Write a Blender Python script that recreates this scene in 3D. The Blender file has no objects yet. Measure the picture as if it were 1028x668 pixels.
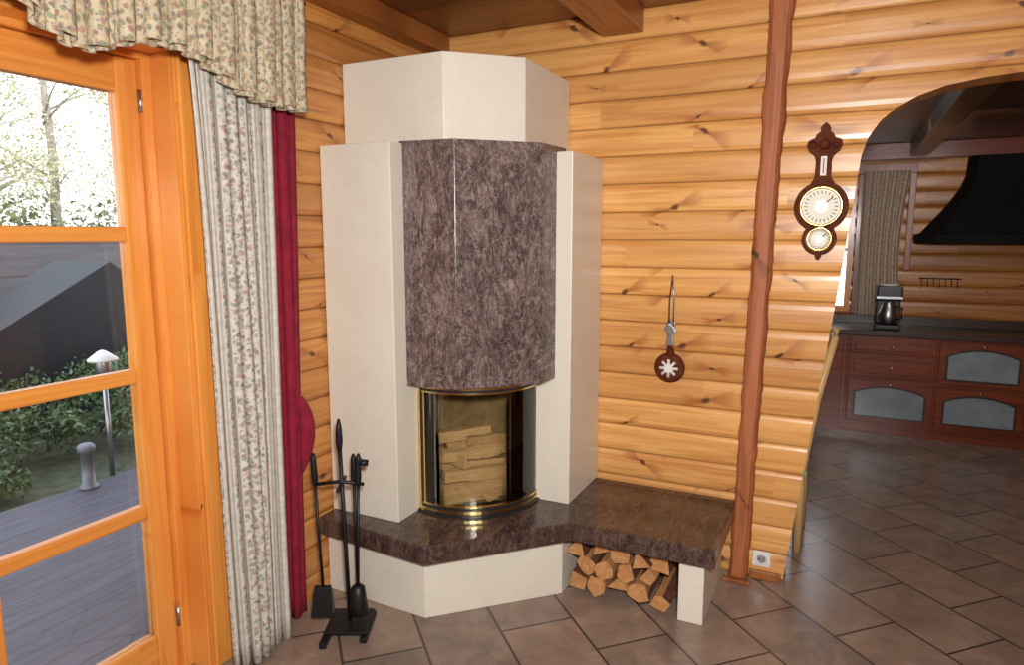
import bpy, bmesh, math, random
from mathutils import Vector, Matrix
random.seed(7)
scene = bpy.context.scene
COL = scene.collection

# ------------------------------------------------------------------ helpers
def lin(v):
    v/=255.0
    return v/12.92 if v<=0.04045 else ((v+0.055)/1.055)**2.4
def c(r,g,b): return (lin(r),lin(g),lin(b),1.0)

class Mat:
    def __init__(s,name,col=None,rough=.5,metal=0.0,coat=0.0,spec=None):
        s.m=bpy.data.materials.new(name); s.m.use_nodes=True
        s.nt=s.m.node_tree; s.b=s.nt.nodes['Principled BSDF']
        if col: s.b.inputs['Base Color'].default_value=col
        s.b.inputs['Roughness'].default_value=rough
        s.b.inputs['Metallic'].default_value=metal
        if coat: 
            s.b.inputs['Coat Weight'].default_value=coat
            s.b.inputs['Coat Roughness'].default_value=.15
        if spec is not None: s.b.inputs['Specular IOR Level'].default_value=spec
    def n(s,t,ins=None,**at):
        nd=s.nt.nodes.new(t)
        for k,v in at.items(): setattr(nd,k,v)
        if ins:
            for k,v in ins.items():
                if isinstance(v,bpy.types.NodeSocket): s.nt.links.new(v,nd.inputs[k])
                else: nd.inputs[k].default_value=v
        return nd
    def ma(s,op,a,b=0.0,cl=False):
        nd=s.n('ShaderNodeMath',{0:a,1:b},operation=op); nd.use_clamp=cl
        return nd.outputs[0]
    def ramp(s,fac,stops):
        nd=s.n('ShaderNodeValToRGB',{0:fac}); e=nd.color_ramp.elements
        e[0].position=stops[0][0]; e[0].color=stops[0][1]
        e[1].position=stops[-1][0]; e[1].color=stops[-1][1]
        for p,cc in stops[1:-1]:
            x=e.new(p); x.color=cc
        return nd.outputs[0]
    def mix(s,f,a,b,bt='MIX'):
        nd=s.n('ShaderNodeMix',data_type='RGBA',blend_type=bt)
        for i,v in ((0,f),(6,a),(7,b)):
            if isinstance(v,bpy.types.NodeSocket): s.nt.links.new(v,nd.inputs[i])
            else: nd.inputs[i].default_value=v
        return nd.outputs[2]
    def coord(s,k='Object'): return s.n('ShaderNodeTexCoord').outputs[k]
    def noise(s,vec,scale=5,detail=4,dist=0.0,rough=.5):
        return s.n('ShaderNodeTexNoise',{'Vector':vec,'Scale':scale,'Detail':detail,'Distortion':dist,'Roughness':rough}).outputs[0]
    def mapping(s,vec,loc=(0,0,0),rot=(0,0,0),sc=(1,1,1)):
        return s.n('ShaderNodeMapping',{0:vec,1:loc,2:rot,3:sc}).outputs[0]
    def link(s,a,k): s.nt.links.new(a,s.b.inputs[k])
    def bump(s,h,strength=.3,dist=.01):
        s.link(s.n('ShaderNodeBump',{'Height':h,'Strength':strength,'Distance':dist}).outputs[0],'Normal')

def wood(name,along,up,board=.14,light=(232,174,102),dark=(202,136,70),knot=(84,42,20),streak=(160,86,40),
         rough=.34,zoff=0.0,knots=True,segl=1.9,kscale=2.3,kth=.38,vary=.28,seam=0.0,coat=.15,big=1.0):
    M=Mat(name,rough=rough,coat=coat)
    sep=M.n('ShaderNodeSeparateXYZ',{0:M.coord()})
    a=sep.outputs[along]; b=M.ma('ADD',sep.outputs[up],zoff)
    bb=M.ma('DIVIDE',b,board); bi=M.ma('FLOOR',bb)
    r1=M.n('ShaderNodeTexWhiteNoise',{'W':bi},noise_dimensions='1D').outputs[0]
    seg=M.ma('FLOOR',M.ma('DIVIDE',M.ma('ADD',a,M.ma('MULTIPLY',r1,2.7)),segl))
    v2=M.n('ShaderNodeCombineXYZ',{0:bi,1:seg}).outputs[0]
    r2=M.n('ShaderNodeTexWhiteNoise',{'Vector':v2},noise_dimensions='2D').outputs[0]
    gv=M.n('ShaderNodeCombineXYZ',{0:M.ma('ADD',M.ma('MULTIPLY',a,1.3),M.ma('MULTIPLY',r2,37.0)),
                                   1:M.ma('ADD',M.ma('MULTIPLY',b,26.0),M.ma('MULTIPLY',r2,13.0)),2:0.0}).outputs[0]
    g=M.noise(gv,1.0,5,1.2)
    col=M.ramp(g,[(.28,c(*dark)),(.6,c(*light))])
    # broad soft variation along the board
    g2=M.noise(gv,.45,3,.5)
    col=M.mix(M.ma('MULTIPLY',M.ma('SUBTRACT',g2,.5,True),1.6,True),col,c(*dark))
    vb=M.ma('ADD',M.ma('MULTIPLY',r2,vary),1.0-vary*.65)
    grey=M.n('ShaderNodeCombineColor',{0:vb,1:M.ma('MULTIPLY',vb,M.ma('ADD',M.ma('MULTIPLY',r2,.08),.94)),2:M.ma('POWER',vb,1.4)}).outputs[0]
    col=M.mix(1.0,col,grey,'MULTIPLY')
    if knots:
        kv=M.n('ShaderNodeCombineXYZ',{0:M.ma('ADD',M.ma('MULTIPLY',a,kscale),M.ma('MULTIPLY',r1,3.0)),1:bb,2:0.0}).outputs[0]
        vo=M.n('ShaderNodeTexVoronoi',{'Vector':kv,'Scale':1.0,'Randomness':.75},voronoi_dimensions='2D')
        d=M.n('ShaderNodeVectorMath',{0:kv,1:vo.outputs['Position']},operation='SUBTRACT').outputs[0]
        ds=M.n('ShaderNodeSeparateXYZ',{0:d})
        dx=M.ma('DIVIDE',ds.outputs[0],kscale); dz=M.ma('MULTIPLY',ds.outputs[1],board)
        cs=M.n('ShaderNodeSeparateColor',{0:vo.outputs['Color']})
        tilt=M.ma('MULTIPLY',M.ma('SUBTRACT',cs.outputs[1],.5),1.3)
        wob=M.ma('MULTIPLY',M.ma('SUBTRACT',M.noise(kv,9.0,3),.5),.026)
        dz=M.ma('ADD',M.ma('ADD',dz,M.ma('MULTIPLY',dx,tilt)),wob)
        keep=M.ma('GREATER_THAN',cs.outputs[0],kth)
        sz=M.ma('ADD',M.ma('MULTIPLY',M.ma('POWER',cs.outputs[2],1.3),.9*big),.42*big)
        dx=M.ma('DIVIDE',dx,sz); dz=M.ma('DIVIDE',dz,sz)
        adx=M.ma('ABSOLUTE',dx); adz=M.ma('ABSOLUTE',dz)
        m1=M.ma('SUBTRACT',1.0,M.ma('DIVIDE',adx,.12),True)
        m2=M.ma('DIVIDE',M.ma('SUBTRACT',M.ma('ADD',M.ma('MULTIPLY',adx,.38),.007),adz),.014,True)
        st=M.ma('MULTIPLY',M.ma('MULTIPLY',M.ma('POWER',m1,.7),m2),keep)
        col=M.mix(M.ma('MULTIPLY',st,.85),col,c(*streak))
        rad=M.ma('SQRT',M.ma('ADD',M.ma('POWER',adx,2.0),M.ma('POWER',M.ma('MULTIPLY',adz,1.5),2.0)))
        kn=M.ma('MULTIPLY',M.ma('DIVIDE',M.ma('SUBTRACT',.025,rad),.013,True),keep)
        col=M.mix(M.ma('MULTIPLY',kn,.9),col,c(*knot))
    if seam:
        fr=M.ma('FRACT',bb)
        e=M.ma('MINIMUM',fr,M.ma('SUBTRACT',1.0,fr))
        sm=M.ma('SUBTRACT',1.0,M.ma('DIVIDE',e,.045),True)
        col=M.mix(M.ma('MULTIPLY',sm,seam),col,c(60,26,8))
    M.link(col,'Base Color'); M.bump(g,.15,.004)
    return M.m

def speckle(name,cols,scale=14,rough=.25,rot=(0,0,0),sc=(1,1,1),coat=0.0,fine=True):
    M=Mat(name,rough=rough,coat=coat)
    v=M.mapping(M.coord(),rot=rot,sc=sc)
    a=M.noise(v,scale,8,.9,.7)
    b=M.noise(M.coord(),scale*7,4,0,.7)
    f=M.ma('ADD',M.ma('MULTIPLY',a,.6),M.ma('MULTIPLY',b,.4)) if fine else a
    M.link(M.ramp(f,cols),'Base Color')
    M.bump(b,.05,.002)
    return M.m
def granite(name,dark,mid,light,vein,rough,rotz,vein_amt=.6):
    M=Mat(name,rough=rough)
    P0=M.coord()
    v=M.mapping(P0,rot=rotz,sc=(3.6,1,1))
    a=M.noise(v,4.2,9,1.6,.72)
    fine=M.noise(M.coord(),120,5,0,.75)
    med=M.noise(v,26,6,.8,.75)
    f=M.ma('ADD',M.ma('ADD',M.ma('MULTIPLY',a,.42),M.ma('MULTIPLY',fine,.30)),M.ma('MULTIPLY',med,.28))
    col=M.ramp(f,[(.38,c(*dark)),(.475,c(*mid)),(.54,c(*[x*1.12 for x in mid])),(.63,c(*light))])
    v2=M.mapping(P0,rot=(rotz[0],-rotz[1],rotz[2]+.5),sc=(2.4,1,1),loc=(3,1,2))
    for vv,s,w in ((v,2.6,.020),(v2,3.4,.016),(v,6.0,.012)):
        r=M.ma('ABSOLUTE',M.ma('SUBTRACT',M.noise(vv,s,6,1.8,.65),.5))
        m=M.ma('SUBTRACT',1.0,M.ma('DIVIDE',r,w),True)
        m=M.ma('MULTIPLY',M.ma('MULTIPLY',m,vein_amt),M.ma('MULTIPLY',med,1.7),True)
        col=M.mix(m,col,c(*vein))
    for s,o in ((2.2,.46),(4.0,.54)):
        r=M.ma('ABSOLUTE',M.ma('SUBTRACT',M.noise(v2,s,6,1.4,.7),o))
        m=M.ma('SUBTRACT',1.0,M.ma('DIVIDE',r,.026),True)
        col=M.mix(M.ma('MULTIPLY',m,.65),col,c(*dark))
    M.link(col,'Base Color'); M.bump(fine,.04,.002)
    return M.m

def plain(name,col,rough=.5,metal=0.0,coat=0.0,nz=.12,scale=8,spec=None):
    M=Mat(name,rough=rough,metal=metal,coat=coat,spec=spec)
    v=M.noise(M.coord(),scale,4)
    lo=tuple([x*(1-nz) for x in col[:3]]+[1]); hi=tuple([min(1,x*(1+nz)) for x in col[:3]]+[1])
    M.link(M.ramp(v,[(.3,lo),(.7,hi)]),'Base Color')
    return M.m

def empty(name,loc=(0,0,0)):
    o=bpy.data.objects.new(name,None); o.empty_display_size=.1; o.location=loc; COL.objects.link(o)
    return o
def add(o,parent=None):
    COL.objects.link(o)
    if parent is not None:
        o.parent=parent; o.matrix_parent_inverse=Matrix.Translation(parent.location).inverted()
    return o
def mesh(name,verts,faces,mats,parent=None,smooth=False,bevel=0,midx=None,uv=None):
    me=bpy.data.meshes.new(name); me.from_pydata([tuple(v) for v in verts],[],faces)
    if not isinstance(mats,(list,tuple)): mats=[mats]
    for m in mats: me.materials.append(m)
    if midx:
        for p,i in zip(me.polygons,midx): p.material_index=i
    if uv:
        l=me.uv_layers.new(name='UVMap')
        for p in me.polygons:
            for li in p.loop_indices: l.data[li].uv=uv[me.loops[li].vertex_index]
    bm=bmesh.new(); bm.from_mesh(me)
    if not uv: bmesh.ops.recalc_face_normals(bm,faces=bm.faces)
    bm.to_mesh(me); bm.free()
    if smooth:
        for p in me.polygons: p.use_smooth=True
    o=bpy.data.objects.new(name,me); add(o,parent)
    if bevel:
        b=o.modifiers.new('bevel','BEVEL'); b.width=bevel; b.segments=2; b.limit_method='ANGLE'; b.angle_limit=.4
    return o
def box(name,x0,x1,y0,y1,z0,z1,mat,parent=None,bevel=0):
    v=[(x,y,z) for z in (z0,z1) for y in (y0,y1) for x in (x0,x1)]
    f=[(0,1,3,2),(4,5,7,6),(0,1,5,4),(2,3,7,6),(0,2,6,4),(1,3,7,5)]
    return mesh(name,v,f,mat,parent,bevel=bevel)
def prism(name,poly,z0,z1,mat,parent=None,bevel=0,smooth=False,axis='z'):
    n=len(poly)
    def P(a,b,h):
        return (a,b,h) if axis=='z' else ((a,h,b) if axis=='y' else (h,a,b))
    v=[P(a,b,z0) for a,b in poly]+[P(a,b,z1) for a,b in poly]
    f=[tuple(range(n))[::-1],tuple(range(n,2*n))]+[(i,(i+1)%n,n+(i+1)%n,n+i) for i in range(n)]
    return mesh(name,v,f,mat,parent,bevel=bevel,smooth=smooth)
def tube(name,pts,r,mat,parent=None,r2=None,seg=10):
    verts=[];faces=[]
    n=len(pts); pts=[Vector(p) for p in pts]
    rs=r if isinstance(r,(list,tuple)) else [r]*n
    up=Vector((0,0,1))
    t0=(pts[1]-pts[0]).normalized()
    if abs(t0.dot(up))>.9: up=Vector((1,0,0))
    for i,p in enumerate(pts):
        t=(pts[min(i+1,n-1)]-pts[max(i-1,0)]).normalized()
        s=t.cross(up)
        if s.length<1e-4: s=t.cross(Vector((0,1,0)))
        s.normalize(); u=s.cross(t).normalized()
        for k in range(seg):
            a=2*math.pi*k/seg
            verts.append(p+(s*math.cos(a)+u*math.sin(a))*rs[i])
    for i in range(n-1):
        for k in range(seg):
            faces.append((i*seg+k,i*seg+(k+1)%seg,(i+1)*seg+(k+1)%seg,(i+1)*seg+k))
    faces.append(tuple(range(seg))); faces.append(tuple(range((n-1)*seg,n*seg)))
    return mesh(name,verts,faces,mat,parent,smooth=True)
def lathe(name,prof,cen,mat,parent=None,axis='z',seg=32):
    verts=[];faces=[];n=len(prof)
    for r,h in prof:
        for k in range(seg):
            a=2*math.pi*k/seg; x=r*math.cos(a); y=r*math.sin(a)
            if axis=='z': q=(x,y,h)
            elif axis=='y': q=(x,-h,y)      # outward = -Y
            else: q=(h,x,y)
            verts.append((cen[0]+q[0],cen[1]+q[1],cen[2]+q[2]))
    for i in range(n-1):
        for k in range(seg):
            faces.append((i*seg+k,i*seg+(k+1)%seg,(i+1)*seg+(k+1)%seg,(i+1)*seg+k))
    faces.append(tuple(range(seg))); faces.append(tuple(range((n-1)*seg,n*seg)))
    o=mesh(name,verts,faces,mat,parent,smooth=False)
    for p in o.data.polygons: p.use_smooth = len(p.vertices)==4
    return o
def join(objs,name):
    bpy.ops.object.select_all(action='DESELECT')
    for o in objs: o.select_set(True)
    bpy.context.view_layer.objects.active=objs[0]
    bpy.ops.object.join()
    objs[0].name=name
    return objs[0]

# ------------------------------------------------------------------ materials
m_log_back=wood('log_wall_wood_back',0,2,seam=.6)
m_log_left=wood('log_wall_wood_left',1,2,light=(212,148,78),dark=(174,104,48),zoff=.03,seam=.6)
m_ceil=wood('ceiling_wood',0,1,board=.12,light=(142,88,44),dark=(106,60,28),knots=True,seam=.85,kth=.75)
m_beam=wood('beam_wood',1,0,board=.5,light=(164,98,46),dark=(126,68,28),kth=.6)
m_door=wood('door_pine',2,1,board=.09,light=(236,160,76),dark=(218,132,52),streak=(186,92,28),kth=.72,vary=.08,rough=.3,big=.6)
m_doorh=wood('door_pine_rail',1,2,board=.09,light=(236,160,76),dark=(218,132,52),streak=(190,90,20),knots=False,vary=.08,rough=.3)
m_post=wood('post_wood',2,0,board=.3,light=(180,108,62),dark=(138,76,42),knot=(60,28,14),streak=(106,52,26),kth=.15,kscale=4.5,vary=.05,rough=.6,coat=0)
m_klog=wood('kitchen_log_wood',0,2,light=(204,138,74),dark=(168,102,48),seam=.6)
m_cream=speckle('cream_stone',[(.25,c(220,211,194)),(.5,c(227,219,203)),(.75,c(233,226,212))],scale=4,rough=.4)
m_granite=granite('purple_granite',(40,30,31),(98,81,78),(160,144,135),(172,156,147),.24,(.4,.65,.3),.6)
m_granite_d=granite('dark_granite',(30,22,21),(76,58,52),(128,106,95),(138,116,104),.15,(.1,.1,.9),.4)
m_brass=plain('polished_brass',(.83,.62,.25,1),.22,1.0)
m_black=plain('black_iron',(.012,.012,.013,1),.45,.3)
m_blackg=plain('black_enamel',(.02,.02,.022,1),.3)
m_brick=plain('firebrick',c(150,130,92),.9,nz=.3,scale=12)
m_white=plain('white_plastic',c(232,230,224),.4,nz=.02)
m_steel=plain('steel',c(170,172,176),.35,1.0)
m_red=plain('red_velvet',c(136,14,44),.9,nz=.25,scale=20)
m_dwood=plain('dark_carved_wood',c(92,44,22),.7,nz=.3,scale=30,spec=.15)
m_paper=plain('dial_face',c(236,230,212),.5,nz=.02)
m_end=speckle('firewood_end',[(.3,c(146,92,50)),(.5,c(190,134,82)),(.7,c(214,168,112))],scale=20,rough=.8)
m_bark=plain('firewood_bark',c(104,62,38),.9,nz=.4,scale=40)
m_birch=speckle('split_birch',[(.3,c(176,132,84)),(.5,c(218,182,132)),(.7,c(238,212,170))],scale=12,rough=.8,sc=(1,1,6))
m_mahog=wood('mahogany',0,2,board=.4,light=(136,62,34),dark=(98,40,20),knots=False,vary=.06,rough=.3)
m_counter=plain('counter_dark',c(66,48,40),.3,nz=.4,scale=60)
m_frost=plain('frosted_glass',c(136,146,154),.2,nz=.15)
m_chair=plain('pale_beech',c(222,180,120),.4)
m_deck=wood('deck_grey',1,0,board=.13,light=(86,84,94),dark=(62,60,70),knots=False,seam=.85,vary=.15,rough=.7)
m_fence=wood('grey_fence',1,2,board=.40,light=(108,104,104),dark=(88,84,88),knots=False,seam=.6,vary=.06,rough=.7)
m_tarp=plain('dark_roofing',c(26,28,34),.5,nz=.2,scale=3)
m_leaf=plain('ivy_leaf',c(78,98,58),.6,nz=.75,scale=4)
m_leaf2=plain('tree_leaf',c(206,202,156),.6,nz=.3,scale=2)
m_leaf3=plain('hedge_leaf',c(126,130,86),.6,nz=.5,scale=3)
m_trunk=plain('tree_bark',c(186,176,164),.9,nz=.3)
m_soil=plain('garden_soil',c(70,74,50),.95,nz=.45,scale=9)

def glass_mat(name,ior=1.45,tint=(1,1,1,1)):
    M=Mat(name)
    tr=M.n('ShaderNodeBsdfTransparent',{0:tint}); gl=M.n('ShaderNodeBsdfGlossy',{'Roughness':.02})
    fr=M.n('ShaderNodeFresnel',{'IOR':ior})
    mx=M.n('ShaderNodeMixShader',{0:fr.outputs[0],1:tr.outputs[0],2:gl.outputs[0]})
    M.nt.links.new(mx.outputs[0],M.nt.nodes['Material Output'].inputs[0])
    return M.m
m_glass=glass_mat('window_glass')
m_fglass=glass_mat('fire_glass',1.7,(.92,.90,.84,1))

# tile floor
M=Mat('floor_tiles',rough=.3)
v=M.mapping(M.coord(),rot=(0,0,math.radians(45)),loc=(.1,.16,0))
bt=M.n('ShaderNodeTexBrick',{'Vector':v,'Color1':(0,0,0,1),'Color2':(1,1,1,1),'Mortar':(.5,.5,.5,1),'Scale':1.0,
    'Mortar Size':.0055,'Mortar Smooth':.1,'Brick Width':.50,'Row Height':.335},offset=.5)
nz=M.noise(M.coord(),4.5,8,.6,.7)
base=M.ramp(bt.outputs[0],[(0,c(118,104,96)),(.3,c(158,128,110)),(.6,c(144,126,112)),(.8,c(172,140,118)),(1,c(130,116,108))])
base=M.mix(.45,base,M.ramp(nz,[(.3,c(92,80,74)),(.5,c(146,124,108)),(.7,c(192,168,146))]))
M.link(M.mix(bt.outputs[1],base,c(74,64,56)),'Base Color')
M.link(M.ma('ADD',M.ma('MULTIPLY',nz,.22),.12),'Roughness')
M.bump(M.ma('SUBTRACT',M.ma('MULTIPLY',nz,.3),bt.outputs[1]),.35,.004)
m_floor=M.m

# floral fabric (uses UV in metres)
def floral(name,stripes=True,base=(206,200,184),amt=.7):
    M=Mat(name,rough=.9); uv=M.coord('UV')
    sp=M.n('ShaderNodeSeparateXYZ',{0:uv}); col=None
    n1=M.noise(uv,40,3)
    col=M.ramp(n1,[(.3,c(base[0]-12,base[1]-12,base[2]-14)),(.7,c(*[min(255,x+12) for x in base]))])
    for sc,rgb,th,seed in ((26,(176,96,98),.26,0.0),(34,(104,126,96),.3,5.3),(40,(98,110,140),.2,9.1),(30,(196,150,96),.2,13.7)):
        vo=M.n('ShaderNodeTexVoronoi',{'Vector':M.mapping(uv,loc=(seed,seed*.7,0),sc=(1.4,1,1)),'Scale':float(sc),'Randomness':1.0},voronoi_dimensions='2D')
        d=M.ma('ADD',vo.outputs['Distance'],M.ma('MULTIPLY',M.ma('SUBTRACT',M.noise(uv,120,2),.5),.3))
        m=M.ma('DIVIDE',M.ma('SUBTRACT',th,d),.08,True)
        if stripes:
            ph=M.ma('FRACT',M.ma('MULTIPLY',sp.outputs[0],11.0))
            band=M.ma('LESS_THAN',M.ma('ABSOLUTE',M.ma('SUBTRACT',ph,.5)),.25)
            m=M.ma('MULTIPLY',m,band)
        col=M.mix(M.ma('MULTIPLY',m,amt),col,c(*rgb))
    if stripes:
        ph=M.ma('FRACT',M.ma('MULTIPLY',sp.outputs[0],11.0))
        ln=M.ma('LESS_THAN',M.ma('ABSOLUTE',M.ma('SUBTRACT',M.ma('ABSOLUTE',M.ma('SUBTRACT',ph,.5)),.33)),.03)
        col=M.mix(M.ma('MULTIPLY',ln,.5),col,c(140,124,122))
    M.link(col,'Base Color')
    tl=M.n('ShaderNodeBsdfTranslucent',{0:col})
    mx=M.n('ShaderNodeMixShader',{0:.25,1:M.b.outputs[0],2:tl.outputs[0]})
    M.nt.links.new(mx.outputs[0],M.nt.nodes['Material Output'].inputs[0])
    return M.m
m_floral=floral('floral_fabric',True,(226,220,208),.5)
m_floral2=floral('floral_valance_fabric',False,(220,206,174),.55)
m_kcurt=floral('kitchen_curtain_fabric',True,(228,208,186),.6)

# ------------------------------------------------------------------ room constants
WX=-2.16; WY=3.42; H=2.80
P=.14
def prof(z,amp=.014,off=0.0):
    t=((z+off)/P)%1.0
    return amp*abs(2*t-1)**5
def logwall(name,axis,face,back,a0,a1,z0,z1,mat,off=0.0,sgn=1,keep=False):
    zs=[z0]; 
    k=math.floor((z0+off)/P)
    while True:
        done=False
        for t in (0,.03,.08,.16,.3,.5,.7,.84,.92,.97):
            z=(k+t)*P-off
            if z<=z0+1e-4: continue
            if z>=z1-1e-4: done=True;break
            zs.append(z)
        if done: break
        k+=1
    zs.append(z1)
    poly=[(face+sgn*prof(z,off=off),z) for z in zs]+[(back,z1),(back,z0)]
    return prism(name,poly,a0,a1,mat,axis='x' if axis=='x' else 'y')

box('floor',-2.36,3.2,-2.6,7.2,-.12,0,m_floor)
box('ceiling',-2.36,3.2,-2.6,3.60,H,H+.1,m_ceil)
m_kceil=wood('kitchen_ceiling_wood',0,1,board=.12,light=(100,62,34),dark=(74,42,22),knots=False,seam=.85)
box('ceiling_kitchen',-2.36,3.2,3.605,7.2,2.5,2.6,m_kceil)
bw=logwall('wall_back','x',WY,WY+.18,-2.36,3.2,0,H,m_log_back)
half=[(-.192,-.1),(-.180,.02),(-.034,1.325),(.008,1.75),(.036,2.05),(.058,2.125),(.10,2.19),(.157,2.243),(.235,2.286),(.332,2.318),(.46,2.338),(.59,2.347),(.9,2.352)]
cut=half+[(1.8-x,z) for x,z in half[::-1][1:]]
cutter=prism('cutter',cut,WY-.2,WY+.4,m_log_back,axis='y')
md=bw.modifiers.new('b','BOOLEAN'); md.operation='DIFFERENCE'; md.object=cutter; md.solver='EXACT'
dg=bpy.context.evaluated_depsgraph_get()
nm=bpy.data.meshes.new_from_object(bw.evaluated_get(dg))
bw.modifiers.clear(); bw.data=nm
bpy.data.objects.remove(cutter,do_unlink=True)
# left wall (door opening)
DY0,DY1,DZ=.26,1.72,2.36
lw=[logwall('wl1','y',WX,-2.36,DY1,WY,0,H,m_log_left,off=.03,sgn=-1),
    logwall('wl2','y',WX,-2.36,DY0,DY1,DZ,H,m_log_left,off=.03,sgn=-1),
    logwall('wl3','y',WX,-2.36,-2.6,DY0,0,H,m_log_left,off=.03,sgn=-1)]
join(lw,'wall_left')
logwall('wall_right','y',3.05,3.2,-2.6,7.2,0,H,m_log_left,off=.03,sgn=1)
logwall('wall_front','x',-2.45,-2.6,-2.2,3.05,0,H,m_log_back,sgn=-1)
KY=7.05
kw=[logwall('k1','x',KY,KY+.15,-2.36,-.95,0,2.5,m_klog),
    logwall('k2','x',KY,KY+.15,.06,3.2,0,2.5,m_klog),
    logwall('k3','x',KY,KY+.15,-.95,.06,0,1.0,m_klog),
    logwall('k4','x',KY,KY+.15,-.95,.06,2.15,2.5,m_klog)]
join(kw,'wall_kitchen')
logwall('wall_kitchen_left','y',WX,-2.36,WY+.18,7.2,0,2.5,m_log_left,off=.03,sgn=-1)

# ceiling beams
box('ceiling_beam',-1.16,-.95,-2.4,WY-.004,H-.115,H-.001,m_beam,bevel=.006)
box('ceiling_beam.001',1.2,1.42,-2.4,WY-.004,H-.115,H-.001,m_beam,bevel=.006)
box('trim_1',WX+.002,WX+.11,-2.4,WY-.004,H-.10,H-.001,m_beam,bevel=.006)
box('trim_2',-2.15,3.0,6.93,KY-.004,2.36,2.499,m_mahog,bevel=.005)
for i,x in enumerate((-.6,.45,1.5)):
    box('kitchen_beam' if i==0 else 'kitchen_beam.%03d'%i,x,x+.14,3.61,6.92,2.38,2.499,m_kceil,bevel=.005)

# post: rough sawn timber, slight lean, waney edges
def post():
    verts=[];faces=[];n=90
    rnd=random.Random(3)
    prof2=[(-1,0),(-1,.55),(-.88,.86),(-.6,1),(0,1.03),(.6,1),(.88,.86),(1,.55),(1,0)]
    s=len(prof2)
    jl=jr=0
    for i in range(n+1):
        z=H*i/n
        w=.042+.007*(z/H)
        cx=-.387+.070*(z/H)
        jl=jl*.6+rnd.uniform(-.004,.004); jr=jr*.6+rnd.uniform(-.004,.004)
        for (a,b) in prof2:
            ww=w*a+(jl if a<0 else jr)*(1 if abs(a)>.7 else .3)
            verts.append((cx+ww,WY-.002-.075*b-rnd.uniform(0,.0015),min(z,H-.002)))
    for i in range(n):
        for k in range(s-1):
            faces.append((i*s+k,i*s+k+1,(i+1)*s+k+1,(i+1)*s+k))
        faces.append((i*s,i*s+s-1,(i+1)*s+s-1,(i+1)*s))
    faces.append(tuple(range(s))); faces.append(tuple(range(n*s,(n+1)*s)))
    mesh('wooden_post',verts,faces,m_post)
post()
box('trim_3',-.45,-.32,3.30,WY-.083,0.001,.022,m_beam,bevel=.004)
box('baseboard_back',-.335,-.19,WY-.022,WY-.002,.001,.045,m_beam,bevel=.004)

# ------------------------------------------------------------------ door (left)
door=empty('door_1',(-2.3,1.0,0))
def leaf(y0,y1,tag):
    xa,xb=-2.325,-2.275
    st=.085
    box(tag+'_stile_a',xa,xb,y0,y0+st,.01,2.31,m_door,door,.006)
    box(tag+'_stile_b',xa,xb,y1-st,y1,.01,2.31,m_door,door,.006)
    box(tag+'_bottom_rail',xa,xb,y0+st,y1-st,.01,.18,m_doorh,door,.006)
    box(tag+'_top_rail',xa,xb,y0+st,y1-st,2.19,2.31,m_doorh,door,.006)
    for z in (.68,1.195,1.705):
        box(tag+'_muntin',xa+.004,xb,y0+st,y1-st,z-.026,z+.026,m_doorh,door,.008)
    box(tag+'_glass',-2.303,-2.299,y0+st,y1-st,.18,2.19,m_glass,door)
leaf(.985,1.66,'right'); leaf(.32,.981,'left')
for y0,y1 in ((DY0+.001,.318),(1.662,DY1-.001)):
    box('frame_side',-2.35,-2.25,y0,y1,0.001,DZ-.001,m_door,door,.004)
box('frame_head',-2.35,-2.25,.318,1.662,2.312,DZ-.001,m_doorh,door,.004)
box('threshold',-2.35,-2.25,.318,1.662,0.0005,.009,m_doorh,door)
box('reveal_right',-2.25,-2.15,1.695,DY1-.001,0.001,DZ-.001,m_door,door,.004)
box('reveal_left',-2.25,-2.15,DY0+.001,.285,0.001,DZ-.001,m_door,door,.004)
box('reveal_head',-2.25,-2.15,.285,1.695,2.335,DZ-.001,m_doorh,door,.004)
box('architrave_right',-2.158,-2.138,DY1,1.84,0.001,2.47,m_door,door,.005)
box('architrave_left',-2.158,-2.138,.14,DY0,0.001,2.47,m_door,door,.005)
box('architrave_head',-2.158,-2.138,DY0,DY1,DZ,2.47,m_doorh,door,.005)
for z in (.22,2.17):
    tube('hinge',[(-2.268,1.662,z-.04),(-2.268,1.662,z+.04)],.008,m_steel,door)

# ------------------------------------------------------------------ curtains
def curtain(name,mat,x,yt0,yt1,yb0,yb1,zt,zb,folds,amp,parent=None,seed=0,edge=None,cloth=1.7,ease=.35):
    rnd=random.Random(seed); nu=folds*12; nv=24
    ph=[rnd.uniform(-.5,.5) for _ in range(folds+2)]
    verts=[];uv=[];faces=[]
    for j in range(nv+1):
        t=j/nv
        for i in range(nu+1):
            s=i/nu
            zz=zt+(zb-zt)*t
            w=t**ease if t>0 else 0
            y0=yt0+(yb0-yt0)*w; y1=yt1+(yb1-yt1)*w
            f=s*folds; q=ph[int(f)]*(1-(f%1))+ph[int(f)+1]*(f%1)
            a=f*2*math.pi+q*1.2
            y=y0+(y1-y0)*s+.010*math.sin(a*2)
            am=amp*(1+.35*math.sin(s*9+seed))*(0.75+.25*t)
            xx=x+am*math.cos(a)+.006*math.sin(t*5+s*7)
            if edge:
                zbot=edge(y0+(y1-y0)*s)
                zz=zt+(zbot-zt)*t
            verts.append((xx,y,zz)); uv.append((s*abs(yt1-yt0)*cloth,zz))
    for j in range(nv):
        for i in range(nu):
            a=j*(nu+1)+i
            faces.append((a,a+1,a+nu+2,a+nu+1))
    o=mesh(name,verts,faces,mat,parent,smooth=True,uv=uv)
    sd=o.modifiers.new('sol','SOLIDIFY'); sd.thickness=.002
    return o
curt=empty('floral_curtain',(-2.045,1.85,0))
curtain('drape',m_floral,-2.04,1.635,2.035,1.72,1.985,2.56,.012,6,.030,curt,seed=4,cloth=1.6)
rc=empty('red_curtain',(-2.1,2.1,0))
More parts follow.
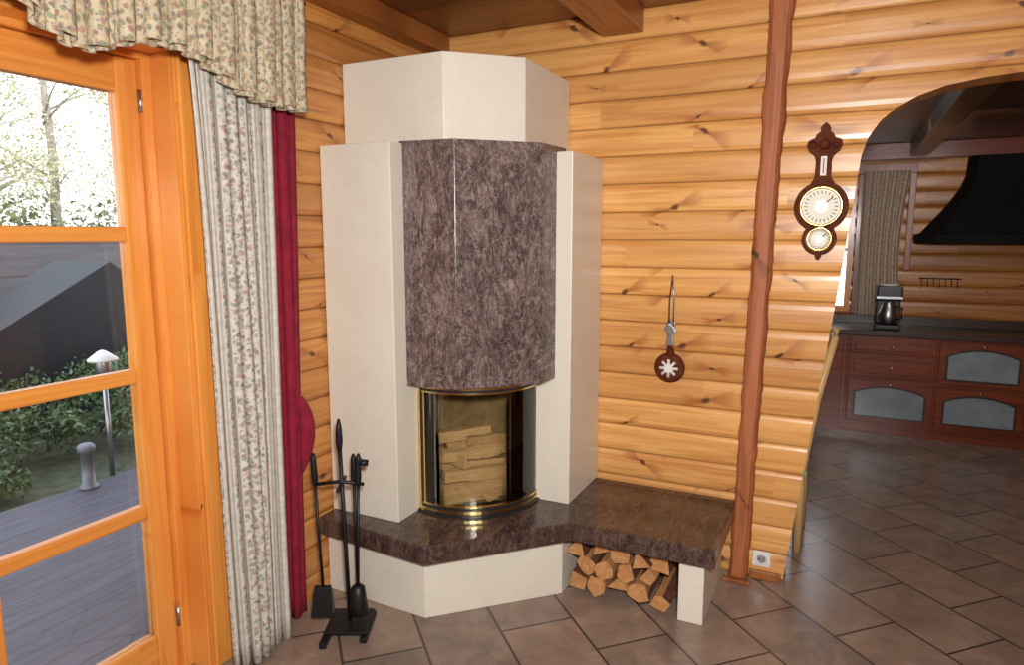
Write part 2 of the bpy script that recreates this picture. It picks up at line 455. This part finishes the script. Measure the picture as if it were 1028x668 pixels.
curtain('drape_red',m_red,-2.10,2.04,2.23,2.00,2.165,2.56,.02,3,.018,rc,seed=8,ease=.8)
def bulge():
    v=[];f=[];n=16;m=12
    for i in range(n+1):
        t=i/n; z=1.02-.36*t
        w=.075*math.sin(math.pi*t)**.7*(1-.2*t)+.004
        for k in range(m):
            a=2*math.pi*k/m
            v.append((-2.10+.030*math.cos(a)*(.3+math.sin(math.pi*t)),2.18+w*(.6+.6*math.sin(a)),z))
    for i in range(n):
        for k in range(m): f.append((i*m+k,i*m+(k+1)%m,(i+1)*m+(k+1)%m,(i+1)*m+k))
    f.append(tuple(range(m))); f.append(tuple(range(n*m,(n+1)*m)))
    mesh('gathered_fold',v,f,m_red,rc,smooth=True)
bulge()
pts=[(.1,2.25),(.35,2.33),(.7,2.28),(.95,2.34),(1.08,2.32),(1.14,2.26),(1.22,2.225),(1.29,2.225),(1.36,2.255),(1.44,2.285),(1.55,2.295),(1.63,2.285),(1.7,2.255),(1.78,2.215),(1.9,2.19),(2.12,2.185),(2.3,2.18)]
def vedge(y):
    for (a,b),(d,e) in zip(pts,pts[1:]):
        if a<=y<=d: 
            t=(y-a)/(d-a); return b+(e-b)*t
    return pts[0][1] if y<pts[0][0] else pts[-1][1]
val=empty('floral_valance',(-1.94,1.2,2.5))
curtain('pleated_valance',m_floral2,-1.925,.1,2.11,.1,2.11,2.62,2.2,22,.022,val,seed=2,edge=vedge,cloth=1.5)
curtain('frill',m_floral2,-1.942,.1,2.112,.1,2.112,2.62,2.2,30,.020,val,seed=5,edge=lambda y:vedge(y)-.012,cloth=1.5)
rod=empty('curtain_rod',(-2.04,1.1,2.6))
tube('pole',[(-2.04,-.05,2.63),(-2.04,2.25,2.63)],.014,m_dwood,rod)
for y in (-.03,2.22): tube('bracket',[(-2.157,y,2.63),(-2.04,y,2.63)],.01,m_dwood,rod)

# ------------------------------------------------------------------ fireplace
fp=empty('corner_fireplace',(-1.8,WY-.4,0))
R2=1/math.sqrt(2)
def DL(d,l): return (-2.2+(d+l)*R2, WY+(-d+l)*R2)
g=.003
slab=[(WX+g,2.345),(-1.532,2.290),(-1.056,2.795),(-.415,2.795),(-.415,WY-g),(WX+g,WY-g)]
prism('hearth_and_bench_slab',slab,.30,.39,m_granite_d,fp,bevel=.008)
prism('cream_base',[(WX+g,2.400),(-1.592,2.378),(-1.122,2.845),(-1.122,WY-g),(WX+g,WY-g)],0.0005,.30,m_cream,fp,bevel=.003)
box('bench_leg',-.575,-.465,2.86,3.36,0.0005,.30,m_cream,fp,.004)
TOP=2.10
box('left_column',WX+g,-1.772,2.445,2.64,.39,TOP,m_cream,fp,.004)
box('right_column',-1.33,-1.148,2.99,WY-g,.39,TOP-.015,m_cream,fp,.004)
prism('core',[(WX+g,2.64),(-1.79,2.64),(-1.34,3.09),(-1.34,WY-g),(WX+g,WY-g)],1.03,TOP,m_cream,fp)
prism('upper_block',[(WX+g,2.62),(-1.61,2.62),(-1.335,2.875),(-1.335,WY-g),(WX+g,WY-g)],TOP,2.49,m_cream,fp,bevel=.004)
HB=[DL(.92,-.335),DL(1.08,-.128),DL(1.08,.277),DL(.93,.458)]
prism('granite_hood',HB+[DL(.72,.30),DL(.72,-.22)],1.015,TOP+.010,m_granite,fp,bevel=.003)
L0=.045
def wallpts(pts,z0,z1,name,mat,th=.02):
    for i,(a,b) in enumerate(zip(pts,pts[1:])):
        ax,ay=DL(*a); bx,by=DL(*b)
        d=Vector((bx-ax,by-ay)).normalized(); n=Vector((-d.y,d.x))*th
        prism(name,[(ax,ay),(bx,by),(bx+n.x,by+n.y),(ax+n.x,ay+n.y)],z0,z1,mat,fp)
wallpts([(.87,-.262),(.60,-.20),(.52,-.12),(.52,.20),(.60,.28),(.87,.352)],.391,1.02,'firebrick_panel',m_brick)
prism('firebox_floor',[DL(.90,-.26),DL(.60,-.2),DL(.52,-.12),DL(.52,.2),DL(.6,.28),DL(.90,.35)],.3905,.405,m_brick,fp)
CD=.71; RR=.345
def arc(name,r0,r1,z0,z1,mat,amax=62,n=28,am0=None):
    a0=-amax if am0 is None else am0
    outer=[];inner=[]
    for i in range(n+1):
        a=math.radians(a0+(amax-a0)*i/n)
        outer.append(DL(CD+r1*math.cos(a),L0+r1*math.sin(a)))
        inner.append(DL(CD+r0*math.cos(a),L0+r0*math.sin(a)))
    v=[];f=[]
    for z in (z0,z1):
        v+= [(x,y,z) for x,y in outer]+[(x,y,z) for x,y in inner]
    k=n+1
    for i in range(n):
        f.append((i,i+1,2*k+i+1,2*k+i)); f.append((k+i,k+i+1,3*k+i+1,3*k+i))
        f.append((i,i+1,k+i+1,k+i)); f.append((2*k+i,2*k+i+1,3*k+i+1,3*k+i))
    f.append((0,k,3*k,2*k)); f.append((n,k+n,3*k+n,2*k+n))
    return mesh(name,v,f,mat,fp)
arc('ash_lip',.10,RR+.018,.391,.400,m_blackg,64)
arc('ash_lip_top',.24,RR+.004,.400,.406,m_blackg,63)
arc('curved_glass',RR-.008,RR-.004,.412,1.010,m_fglass,60)
arc('brass_bottom',RR-.012,RR+.006,.404,.418,m_brass,62)
arc('brass_top',RR-.012,RR+.006,.998,1.012,m_brass,62)
arc('door_frame_bottom',RR-.016,RR+.001,.418,.434,m_blackg,61)
arc('door_frame_top',RR-.016,RR+.001,.984,.998,m_blackg,61)
arc('brass_inner_bottom',RR-.012,RR+.005,.434,.441,m_brass,58)
arc('brass_inner_top',RR-.012,RR+.005,.977,.984,m_brass,58)
for s in (-1,1):
    a,b=sorted((s*62,s*59.6)); arc('brass_side',RR-.012,RR+.006,.404,1.012,m_brass,b,4,a)
    a,b=sorted((s*59.6,s*56.5)); arc('frame_side',RR-.016,RR+.001,.418,.998,m_blackg,b,4,a)
    a,b=sorted((s*56.5,s*55.2)); arc('brass_inner_side',RR-.012,RR+.005,.434,.984,m_brass,b,4,a)
def split_log(p0,p1,r,rot,n,mats,name,parent,seed,rough=.07):
    rnd=random.Random(seed)
    p0=Vector(p0);p1=Vector(p1); t=(p1-p0).normalized()
    s=t.cross(Vector((0,0,1))).normalized(); u=s.cross(t)
    ang=[rot+2*math.pi*(k+rnd.uniform(-.22,.22))/n for k in range(n)]
    rad=[r*rnd.uniform(.8,1.15) for _ in range(n)]
    v=[]
    rings=5
    for j in range(rings+1):
        q=p0.lerp(p1,j/rings)
        for a,rr in zip(ang,rad):
            r3=rr*rnd.uniform(1-rough,1+rough)
            v.append(q+(s*math.cos(a)+u*math.sin(a))*r3)
    f=[];mi=[]
    for j in range(rings):
        for k in range(n):
            f.append((j*n+k,j*n+(k+1)%n,(j+1)*n+(k+1)%n,(j+1)*n+k)); mi.append(1 if k<n//2 else 0)
    f.append(tuple(range(n))); f.append(tuple(range(rings*n,(rings+1)*n))); mi+=[0,0]
    return mesh(name,v,f,mats,parent,midx=mi,bevel=.002)
m_bb=[m_birch,m_bark]; m_b2=[m_birch,m_birch]
LG=[(.90,-.20,.455,.86,.20,.455,.046,m_b2),(.76,-.18,.455,.78,.24,.455,.05,m_bb),
    (.98,.06,.452,.72,.22,.50,.040,m_bb),
    (.88,-.15,.548,.84,.24,.530,.044,m_b2),(.74,-.16,.55,.78,.22,.55,.045,m_b2),
    (.94,-.04,.615,.70,-.12,.62,.034,m_bb),
    (.87,-.18,.640,.83,.15,.632,.036,m_b2),(.76,-.10,.63,.76,.22,.64,.042,m_b2),
    (.86,-.02,.705,.80,.22,.69,.034,m_bb),(.77,-.15,.705,.78,.12,.725,.036,m_b2)]
for k,(d0,a,z0,d1,b,z1,r,mm) in enumerate(LG):
    x0,y0=DL(d0,a); x1,y1=DL(d1,b)
    split_log((x0,y0,z0),(x1,y1,z1),r,k*1.1+.3,(4,5,3)[k%3],mm,'log',fp,k+20,.14)

# firewood under the bench
fw=[]; k=0
zrow=.058
for row in range(3):
    x=-1.06+(row%2)*.045
    lim=(-.63,-.635,-.655)[row]
    while x<lim:
        r=random.uniform(.046,.058); n=random.choice((3,4,4,5,10))
        y0=2.86+random.uniform(0,.06)
        rr=r*(1.08 if n<5 else .95)
        zc=zrow+random.uniform(-.006,.006)
        zc=max(zc,rr*1.16+.002)
        if zc+rr*1.16>.296: zc=.296-rr*1.16
        o=split_log((x,y0,zc),(x+random.uniform(-.01,.01),y0+.33,zc),rr,random.uniform(0,6),n,[m_end,m_bark],'log',None,k+100)
        fw.append(o); k+=1
        x+=r*1.9
    zrow+=.088
fo=join(fw,'firewood_stack')

# ------------------------------------------------------------------ fireplace tool set
C0=Vector((-1.865,2.165,0))
ts=empty('fireplace_tool_set',(C0.x,C0.y,0))
Rv=Vector((.8988,.4384,0)); Fv=Vector((-.4384,.8988,0))
def W(r,f,z): 
    q=C0+Rv*r+Fv*f; return (q.x,q.y,z)
def wbox(name,r0,r1,f0,f1,z0,z1,mat,parent,bevel=.003):
    v=[W(r,f,z) for z in (z0,z1) for f in (f0,f1) for r in (r0,r1)]
    fcs=[(0,1,3,2),(4,5,7,6),(0,1,5,4),(2,3,7,6),(0,2,6,4),(1,3,7,5)]
    return mesh(name,v,fcs,mat,parent,bevel=bevel)
wbox('base_plate',-.07,.11,-.10,.09,.025,.04,m_black,ts)
wbox('foot_front',-.075,-.045,-.16,.10,0.0005,.025,m_black,ts)
wbox('foot_back',.085,.115,-.12,.10,0.0005,.025,m_black,ts)
tube('pole',[W(.02,0,.04),W(0,0,.86)],.009,m_black,ts)
tube('pole_handle',[W(0,0,.80),W(0,0,.84),W(0,0,.90),W(0,0,.94)],[.009,.015,.013,.006],m_black,ts)
tube('crossbar',[W(-.10,-.01,.66),W(0,0,.668),W(.10,-.01,.66)],.008,m_black,ts)
tube('crossbar_b',[W(.01,-.09,.66),W(0,.08,.66)],.008,m_black,ts)
def tool(r,f,ztop,zbot,nm,rb=None):
    rb=r if rb is None else rb
    def rr(z): return rb+(r-rb)*(z-zbot)/(ztop-zbot)
    tube(nm+'_rod',[W(rb,f,zbot),W(rr(ztop-.12),f,ztop-.12)],.0065,m_black,ts)
    tube(nm+'_grip',[W(rr(ztop-.14),f,ztop-.14),W(rr(ztop-.11),f,ztop-.11),W(r,f,ztop-.02),W(r,f,ztop)],[.009,.014,.012,.006],m_black,ts)
tool(-.105,-.025,.80,.18,'shovel',-.085); tool(.085,-.03,.80,.18,'brush',.065); tool(.035,.09,.76,.12,'tongs')
tube('brush_knob',[W(.085,-.03,.765),W(.125,-.03,.76)],.014,m_black,ts)
v=[W(-.12,-.02,.21),W(-.05,-.02,.21),W(-.04,-.05,.085),W(-.13,-.05,.085),
   W(-.12,-.045,.21),W(-.05,-.045,.21),W(-.037,-.062,.082),W(-.133,-.062,.082)]
mesh('shovel_pan',v,[(0,1,2,3),(4,5,6,7),(0,1,5,4),(1,2,6,5),(2,3,7,6),(3,0,4,7)],m_black,ts,bevel=.002)
lathe('brush_head',[(.012,.22),(.03,.205),(.036,.15),(.042,.09),(.03,.085)],W(.065,-.03,0),m_black,ts,seg=16)
tube('tong_leg',[W(.035,.09,.16),W(.05,.09,.12),W(.04,.09,.06)],.006,m_black,ts)

# ------------------------------------------------------------------ barometer
bx=-.112; ba=empty('wall_barometer',(bx,WY-.02,1.85))
def hw(z):
    w=0
    for zc,r in ((1.83,.112),(1.686,.072),(1.758,.05)):
        d=r*r-(z-zc)**2
        if d>0: w=max(w,math.sqrt(d))
    tab=[(1.592,.003),(1.605,.014),(1.62,.010),(1.76,.03),(1.93,.05),(1.96,.034),(2.03,.032),(2.055,.040),(2.075,.064),(2.10,.072),(2.12,.068),(2.13,.04),(2.145,.036),(2.16,.016),(2.17,.022),(2.185,.014),(2.195,.003)]
    for (a,b),(d2,e) in zip(tab,tab[1:]):
        if a<=z<=d2: w=max(w,b+(e-b)*(z-a)/(d2-a))
    return w
zs=[1.592+(2.195-1.592)*i/110 for i in range(111)]
poly=[(bx+hw(z),z) for z in zs]+[(bx-hw(z),z) for z in zs[::-1]]
prism('carved_body',poly,WY-.032,WY-.002,m_dwood,ba,axis='y',bevel=.004)
for zc,r in ((1.83,.088),(1.686,.053)):
    y=WY-.032
    lathe('brass_bezel',[(r,0),(r+.004,.010),(r-.004,.016),(r-.010,.010),(r-.010,.003)],(bx,y,zc),m_brass,ba,'y',40)
    lathe('dial',[(r-.009,0),(r-.009,.006)],(bx,y,zc),m_paper,ba,'y',40)
    lathe('dial_center',[(r*.30,.006),(r*.30,.0068)],(bx,y,zc),m_brass,ba,'y',32)
    lathe('hub',[(.006,.006),(.005,.013)],(bx,y,zc),m_brass,ba,'y',12)
    a=.7
    tube('hand',[(bx-.3*r*math.cos(a),y-.010,zc-.3*r*math.sin(a)),(bx+.7*r*math.cos(a),y-.010,zc+.7*r*math.sin(a))],.0022,m_black,ba)
    for kk in range(24):
        t=kk*math.pi/12
        tube('tick',[(bx+.64*r*math.cos(t),y-.0068,zc+.64*r*math.sin(t)),(bx+.79*r*math.cos(t),y-.0068,zc+.79*r*math.sin(t))],.0018,m_black,ba,seg=5)
box('thermometer_plate',bx-.013,bx+.013,WY-.037,WY-.032,1.965,2.05,m_paper,ba,.002)
tube('thermometer_tube',[(bx,WY-.039,1.975),(bx,WY-.039,2.04)],.0022,m_red,ba)
lathe('crest_rosette',[(.024,0),(.022,.010),(.008,.016)],(bx,WY-.032,2.10),m_dwood,ba,'y',20)
for s in (-1,1): lathe('crest_scroll',[(.016,0),(.014,.008),(.004,.010)],(bx+s*.046,WY-.032,2.098),m_dwood,ba,'y',16)

# ------------------------------------------------------------------ hanging ornament
ox=-.768; orn=empty('hanging_wall_ornament',(ox,WY-.02,1.2))
tube('cord_a',[(ox,WY-.012,1.50),(ox-.012,WY-.012,1.38),(ox-.010,WY-.014,1.25)],.0035,m_dwood,orn)
tube('cord_b',[(ox,WY-.012,1.50),(ox+.010,WY-.012,1.40),(ox+.012,WY-.014,1.25)],.0035,m_steel,orn)
tube('nail',[(ox,WY-.001,1.50),(ox,WY-.025,1.505)],.004,m_steel,orn)
lathe('ring',[(.018,0),(.022,.006),(.018,.010),(.012,.006)],(ox,WY-.004,1.26),m_steel,orn,'y',20)
prism('tassel',[(ox-.035,1.235),(ox-.012,1.265),(ox+.014,1.25),(ox+.03,1.215),(ox+.012,1.20),(ox+.02,1.15),(ox-.004,1.13),(ox-.022,1.16),(ox-.014,1.205)],WY-.022,WY-.006,m_steel,orn,axis='y',bevel=.004)
tube('neck',[(ox,WY-.02,1.15),(ox+.004,WY-.02,1.10)],[.012,.024],m_dwood,orn)
lathe('round_plaque',[(.074,0),(.078,.012),(.070,.026),(.055,.030)],(ox,WY-.003,1.035),m_dwood,orn,'y',32)
for a in (0,math.pi/4,math.pi/2,3*math.pi/4):
    ca,sa=math.cos(a)*.046,math.sin(a)*.046
    tube('star_bar',[(ox-ca,WY-.036,1.035-sa),(ox+ca,WY-.036,1.035+sa)],.008,m_white,orn,seg=6)
lathe('star_center',[(.024,.030),(.022,.042)],(ox,WY-.003,1.035),m_white,orn,'y',12)

# outlet
ot=empty('power_outlet',(-.285,WY-.01,.10))
box('plate',-.325,-.24,WY-.012,WY-.001,.066,.146,m_white,ot,.004)
lathe('socket_rim',[(.030,0),(.030,.005),(.022,.005),(.021,.0),],(-.2825,WY-.012,.106),m_white,ot,'y',24)
lathe('socket_hole',[(.021,.0),(.020,.002)],(-.2825,WY-.012,.106),m_steel,ot,'y',24)
for dx in(-.009,.009): lathe('pin',[(.003,.002),(.003,.003)],(-.2825+dx,WY-.012,.106),m_black,ot,'y',8)

# ------------------------------------------------------------------ dining chair
ch=empty('dining_chair',(-.4,4.0,0))
for y in (3.82,4.20):
    tube('back_post',[(-.14,y,0.0),(-.145,y,.45),(-.09,y,.85),(-.02,y,1.19)],[.024,.026,.024,.019],m_chair,ch,seg=12)
    tube('front_leg',[(-.58,y,0),(-.57,y,.43)],[.017,.021],m_chair,ch,seg=12)
    tube('side_stretcher',[(-.57,y,.2),(-.145,y,.2)],.01,m_chair,ch)
box('seat',-.60,-.11,3.79,4.23,.43,.47,plain('seat_cushion',c(150,160,120),.9),ch,.012)
for z,x in ((.62,-.122),(.80,-.098),(.98,-.065),(1.14,-.032)):
    box('back_slat',x-.012,x+.008,3.82,4.20,z-.03,z+.03,m_chair,ch,.004)

# ------------------------------------------------------------------ kitchen
KF=6.45
kc=empty('kitchen_cabinets',(.5,6.7,0))
box('carcass',-1.6,3.04,KF+.022,KY-.02,.10,.86,m_mahog,kc)
box('toe_kick',-1.6,3.04,KF+.07,KY-.02,0.0005,.10,m_mahog,kc)
box('countertop',-1.62,3.04,KF-.02,KY-.016,.86,.905,m_counter,kc,.008)
box('backsplash',-1.6,3.04,KY-.03,KY-.016,.905,.98,m_counter,kc,.002)
def front(x0,x1,z0,z1,glass=False,knob=1):
    box('front_panel',x0+.008,x1-.008,KF+.002,KF+.022,z0+.008,z1-.008,m_mahog,kc,.006)
    fr=.045
    w=x1-x0;h=z1-z0
    if glass:
        cx=(x0+x1)/2; hwid=w/2-.075; zt=z1-.075; zb=z0+.06
        pl=[(cx-hwid+2*hwid*i/12, zb) for i in range(13)]
        for i in range(13):
            t=1-i/12; pl.append((cx-hwid+2*hwid*t, zt-.05+.055*math.sin(math.pi*t)**.8))
        prism('glass_inset',pl,KF-.004,KF+.002,m_frost,kc,axis='y')
        e=[(cx+(x-cx)*1.07,(zt+zb)/2+(z-(zt+zb)/2)*1.14) for x,z in pl]
        prism('inset_mould',e,KF-.0015,KF+.002,m_counter,kc,axis='y')
    else:
        box('raised_panel',x0+fr,x1-fr,KF-.008,KF+.002,z0+fr*.8,z1-fr*.8,m_mahog,kc,.007)
    zc=z1-.032 if glass else (z0+z1)/2
    if knob: lathe('knob',[(.006,0),(.006,.015),(.015,.02),(.014,.03),(.006,.034)],((x0+x1)/2,KF-.004,zc),m_brass,kc,'y',14)
front(-.52,.076,.11,.85)
front(-1.12,-.52,.11,.85)
front(.076,.734,.70,.85); front(.076,.734,.50,.69); front(.076,.734,.11,.49,True)
for x0 in (.734,1.36,1.99):
    front(x0,x0+.62,.48,.85,True); front(x0,x0+.62,.11,.47,True)

cm=empty('coffee_maker',(.34,6.68,.91))
X0,Y0,Z0=.36,6.68,.9065
box('base',X0-.10,X0+.10,Y0-.12,Y0+.12,Z0,Z0+.04,m_blackg,cm,.01)
box('water_tank',X0-.095,X0+.095,Y0+.02,Y0+.12,Z0+.04,Z0+.30,m_blackg,cm,.012)
box('brew_head',X0-.10,X0+.10,Y0-.11,Y0+.12,Z0+.25,Z0+.37,m_blackg,cm,.014)
box('silver_band',X0-.101,X0+.101,Y0-.113,Y0+.05,Z0+.262,Z0+.285,m_steel,cm,.003)
lathe('carafe',[(.05,.045),(.07,.07),(.078,.12),(.06,.19),(.045,.225),(.05,.235)],(X0,Y0-.05,Z0),m_steel,cm,seg=28)
tube('carafe_handle',[(X0+.05,Y0-.08,Z0+.20),(X0+.10,Y0-.12,Z0+.19),(X0+.10,Y0-.12,Z0+.11),(X0+.06,Y0-.09,Z0+.09)],.009,m_blackg,cm)
lathe('filter_cap',[(.075,.37),(.08,.38),(.06,.39)],(X0,Y0-.0,Z0),m_white,cm,seg=28)

rh=empty('range_hood',(1.1,6.75,2.0))
v=[];f=[]
secs=[(1.64,.60,.50),(1.71,.60,.50),(1.72,.56,.475),(1.81,.49,.42),(1.90,.42,.365),(2.00,.35,.31),(2.10,.29,.27),(2.20,.255,.245),(2.355,.245,.24)]
cxh=1.135
for z,w,d in secs:
    v+=[(cxh-w,KY-.018,z),(cxh-w,KY-.018-d*.75,z),(cxh-w*.8,KY-.018-d,z),(cxh+w*.8,KY-.018-d,z),(cxh+w,KY-.018-d*.75,z),(cxh+w,KY-.018,z)]
for i in range(len(secs)-1):
    for k in range(6): f.append((i*6+k,i*6+(k+1)%6,(i+1)*6+(k+1)%6,(i+1)*6+k))
f.append(tuple(range(6))); f.append(tuple(range(len(v)-6,len(v))))
m_hood=plain('matt_black_hood',(.008,.007,.007,1),.8,spec=.15)
mesh('bell_canopy',v,f,m_hood,rh,bevel=.004)
ur=empty('utensil_rail',(.75,KY-.05,1.35))
tube('rail',[(.60,KY-.05,1.33),(.92,KY-.05,1.33)],.005,m_black,ur)
for x in (.62,.90): tube('stay',[(x,KY-.015,1.33),(x,KY-.05,1.33)],.004,m_black,ur)
for i in range(7):
    x=.62+i*.045
    tube('utensil',[(x,KY-.05,1.33),(x+.006,KY-.045,1.25+.012*(i%3))],[.0025,.004],m_black,ur,seg=6)

wn=empty('window_1',(-.45,KY+.05,1.5))
m_rtrim=wood('kitchen_window_wood',2,0,board=.3,light=(160,80,54),dark=(122,56,38),knots=False)
box('frame_l',-.949,-.90,KY+.02,KY+.10,1.001,2.149,m_door,wn); box('frame_r',.01,.059,KY+.02,KY+.10,1.001,2.149,m_door,wn)
box('frame_t',-.90,.01,KY+.02,KY+.10,2.10,2.149,m_doorh,wn); box('frame_b',-.90,.01,KY+.02,KY+.10,1.001,1.05,m_doorh,wn)
box('mullion',-.47,-.42,KY+.03,KY+.09,1.05,2.10,m_door,wn); box('muntin',-.90,.01,KY+.04,KY+.08,1.56,1.59,m_doorh,wn)
box('pane',-.90,.01,KY+.058,KY+.062,1.05,2.10,m_glass,wn)
box('casing_r',.07,.14,KY-.03,KY-.002,.99,2.25,m_rtrim,wn,.004)
box('casing_t',-1.03,.525,KY-.05,KY-.002,2.25,2.33,m_rtrim,wn,.004)
box('side_board',.475,.525,KY-.04,KY-.002,1.40,2.25,m_rtrim,wn,.004)
kcu=empty('kitchen_curtain',(.28,6.97,1.6))
def kcurtain(x0,x1):
    nu=60;nv=10;V=[];U=[];F=[]
    for j in range(nv+1):
        t=j/nv
        for i in range(nu+1):
            s=i/nu
            xa=x0+.01*t; xb=x1-.05*math.sin(t*3)
            V.append((xa+(xb-xa)*s,6.955+.022*math.cos(s*2*math.pi*6),2.27-t*1.28)); U.append((s*.7,2.27-t*1.27))
    for j in range(nv):
        for i in range(nu):
            a=j*(nu+1)+i; F.append((a,a+1,a+nu+2,a+nu+1))
    mesh('drape',V,F,m_kcurt,kcu,smooth=True,uv=U)
kcurtain(.10,.48)

# ------------------------------------------------------------------ outdoors
box('garden_ground',-40,-2.37,-20,40,-.35,-.2,m_soil)
box('deck',-4.75,-2.37,-3,8,-.199,-.05,m_deck)
box('added_shade_eave',-3.7,-2.37,-3,8,2.86,2.95,m_beam)  # overhang out of view, added to keep the deck in shade
box('garden_fence',-9.3,-9.2,-4,16,-.199,1.62,m_fence)
prism('garden_shed',[(2.6,-.199),(2.6,.24),(2.5,.20),(3.77,.84),(4.83,1.42),(5.35,1.05),(5.25,.98),(5.25,-.199)],-8.3,-7.3,m_tarp,axis='x',bevel=.02)
def leaves(name,centers,n,size,mat,flat=1.0):
    V=[];F=[]
    for _ in range(n):
        cx,cy,cz,r=random.choice(centers)
        d=Vector((random.gauss(0,1),random.gauss(0,1),random.gauss(0,1)*flat)).normalized()*r*random.uniform(.35,1.0)
        q=Vector((cx,cy,cz))+d
        a=Vector((random.gauss(0,1),random.gauss(0,1),random.gauss(0,1))).normalized()
        b=a.cross(Vector((random.gauss(0,1),random.gauss(0,1),random.gauss(0,1)))).normalized()
        s=size*random.uniform(.6,1.3); k=len(V)
        V+= [q-a*s,q-b*s*.5,q+a*s,q+b*s*.5]; F.append((k,k+1,k+2,k+3))
    return mesh(name,V,F,mat)
cs=[]
while len(cs)<110:
    x=random.uniform(-7.0,-5.1); y=random.uniform(1.0,7.0)
    if (x+4.95)**2+(y-3.13)**2<.16: continue
    cs.append((x,y,random.uniform(-.12,.05)+.16*(-4.9-x),random.uniform(.14,.28)))
leaves('ivy_bush',cs,26000,.030,m_leaf,.6)
lp=empty('garden_lantern',(-4.79,3.06,-.2))
LX,LY=-4.80,3.06
tube('post',[(LX,LY,-.199),(LX,LY,.70)],.018,m_steel,lp)
lathe('lantern_body',[(.05,.70),(.055,.72),(.055,.80),(.05,.82)],(LX,LY,0),m_steel,lp,seg=16)
lathe('lantern_cap',[(.10,.80),(.10,.815),(.03,.87),(.01,.88)],(LX,LY,0),m_white,lp,seg=20)
m_gsteel=plain('galvanised_bollard',c(120,122,126),.5,.4)
bo=empty('garden_bollard_light',(-4.66,2.80,-.05))
lathe('column',[(.06,-.049),(.06,-.03),(.042,-.03),(.04,.20),(.055,.21),(.058,.25),(.04,.27)],(-4.66,2.80,0),m_gsteel,bo,seg=20)
for i,(x,y,h) in enumerate(((-16.5,8,8),(-18,10.5,9),(-16,12.5,7.5),(-19.5,9,10),(-18.5,6,9),(-20,14,10),(-17.5,14.5,8),(-17,4.8,8))):
    t=empty('garden_tree' if i==0 else 'garden_tree.%03d'%i,(x,y,-.2))
    tube('trunk',[(x,y,-.2),(x+.1,y+.1,h*.4),(x-.1,y,h)],[.15,.10,.03],m_trunk,t)
    cc=[]
    for j in range(22):
        a=random.uniform(0,6.28); zz=random.uniform(1.2,h*.95); rr=random.uniform(.6,1.9)
        q=(x+rr*math.cos(a),y+rr*math.sin(a),zz+.5)
        tube('branch',[(x,y,zz-.3),((x+q[0])/2,(y+q[1])/2,zz+.2),q],[.04,.025,.01],m_trunk,t,seg=6)
        cc.append((q[0],q[1],q[2],random.uniform(.5,1.0)))
    o=leaves('foliage',cc,4200,.05,m_leaf2); o.parent=t; o.matrix_parent_inverse=Matrix.Translation(t.location).inverted()
hc=[(random.uniform(-11.4,-10.4),random.uniform(2,12),random.uniform(.3,1.9),random.uniform(.4,.7)) for _ in range(70)]
leaves('conifer_hedge',hc,14000,.05,m_leaf3)

# ------------------------------------------------------------------ lights
def area(name,loc,target,size,power,col=(1,1,1)):
    l=bpy.data.lights.new(name,'AREA'); l.size=size; l.energy=power; l.color=col
    o=bpy.data.objects.new(name,l); o.location=loc
    o.rotation_euler=(Vector(target)-Vector(loc)).to_track_quat('-Z','Y').to_euler(); COL.objects.link(o); return o
area('camera_flash',(.12,.0,1.92),(-1.2,3.1,1.2),.14,86,(1,.99,.97))
area('ceiling_bounce_light',(.3,-.8,2.6),(-1.1,2.8,.9),1.6,34,(1,.98,.95))
area('kitchen_fill',(.6,5.2,2.35),(.7,6.4,.8),.6,6,(1,.93,.85))  # dim fill added to lift the kitchen, no fixture there
w=bpy.data.worlds.new('sky'); scene.world=w; w.use_nodes=True
nt=w.node_tree; bg=nt.nodes['Background']
tc=nt.nodes.new('ShaderNodeTexCoord'); sp=nt.nodes.new('ShaderNodeSeparateXYZ'); rp=nt.nodes.new('ShaderNodeValToRGB')
nt.links.new(tc.outputs['Generated'],sp.inputs[0]); nt.links.new(sp.outputs[2],rp.inputs[0]); nt.links.new(rp.outputs[0],bg.inputs[0])
rp.color_ramp.elements[0].color=(.97,.98,1,1); rp.color_ramp.elements[1].color=(.62,.76,1,1)
bg.inputs[1].default_value=2.8

# ------------------------------------------------------------------ camera
cam=bpy.data.cameras.new('camera'); cam.sensor_width=36; cam.lens=682/1028*36; cam.clip_start=.05
co=bpy.data.objects.new('camera',cam); co.location=(0,0,1.7)
co.rotation_euler=(math.radians(90-8.1),0,math.radians(26)); COL.objects.link(co)
scene.camera=co
scene.view_settings.view_transform='Standard'
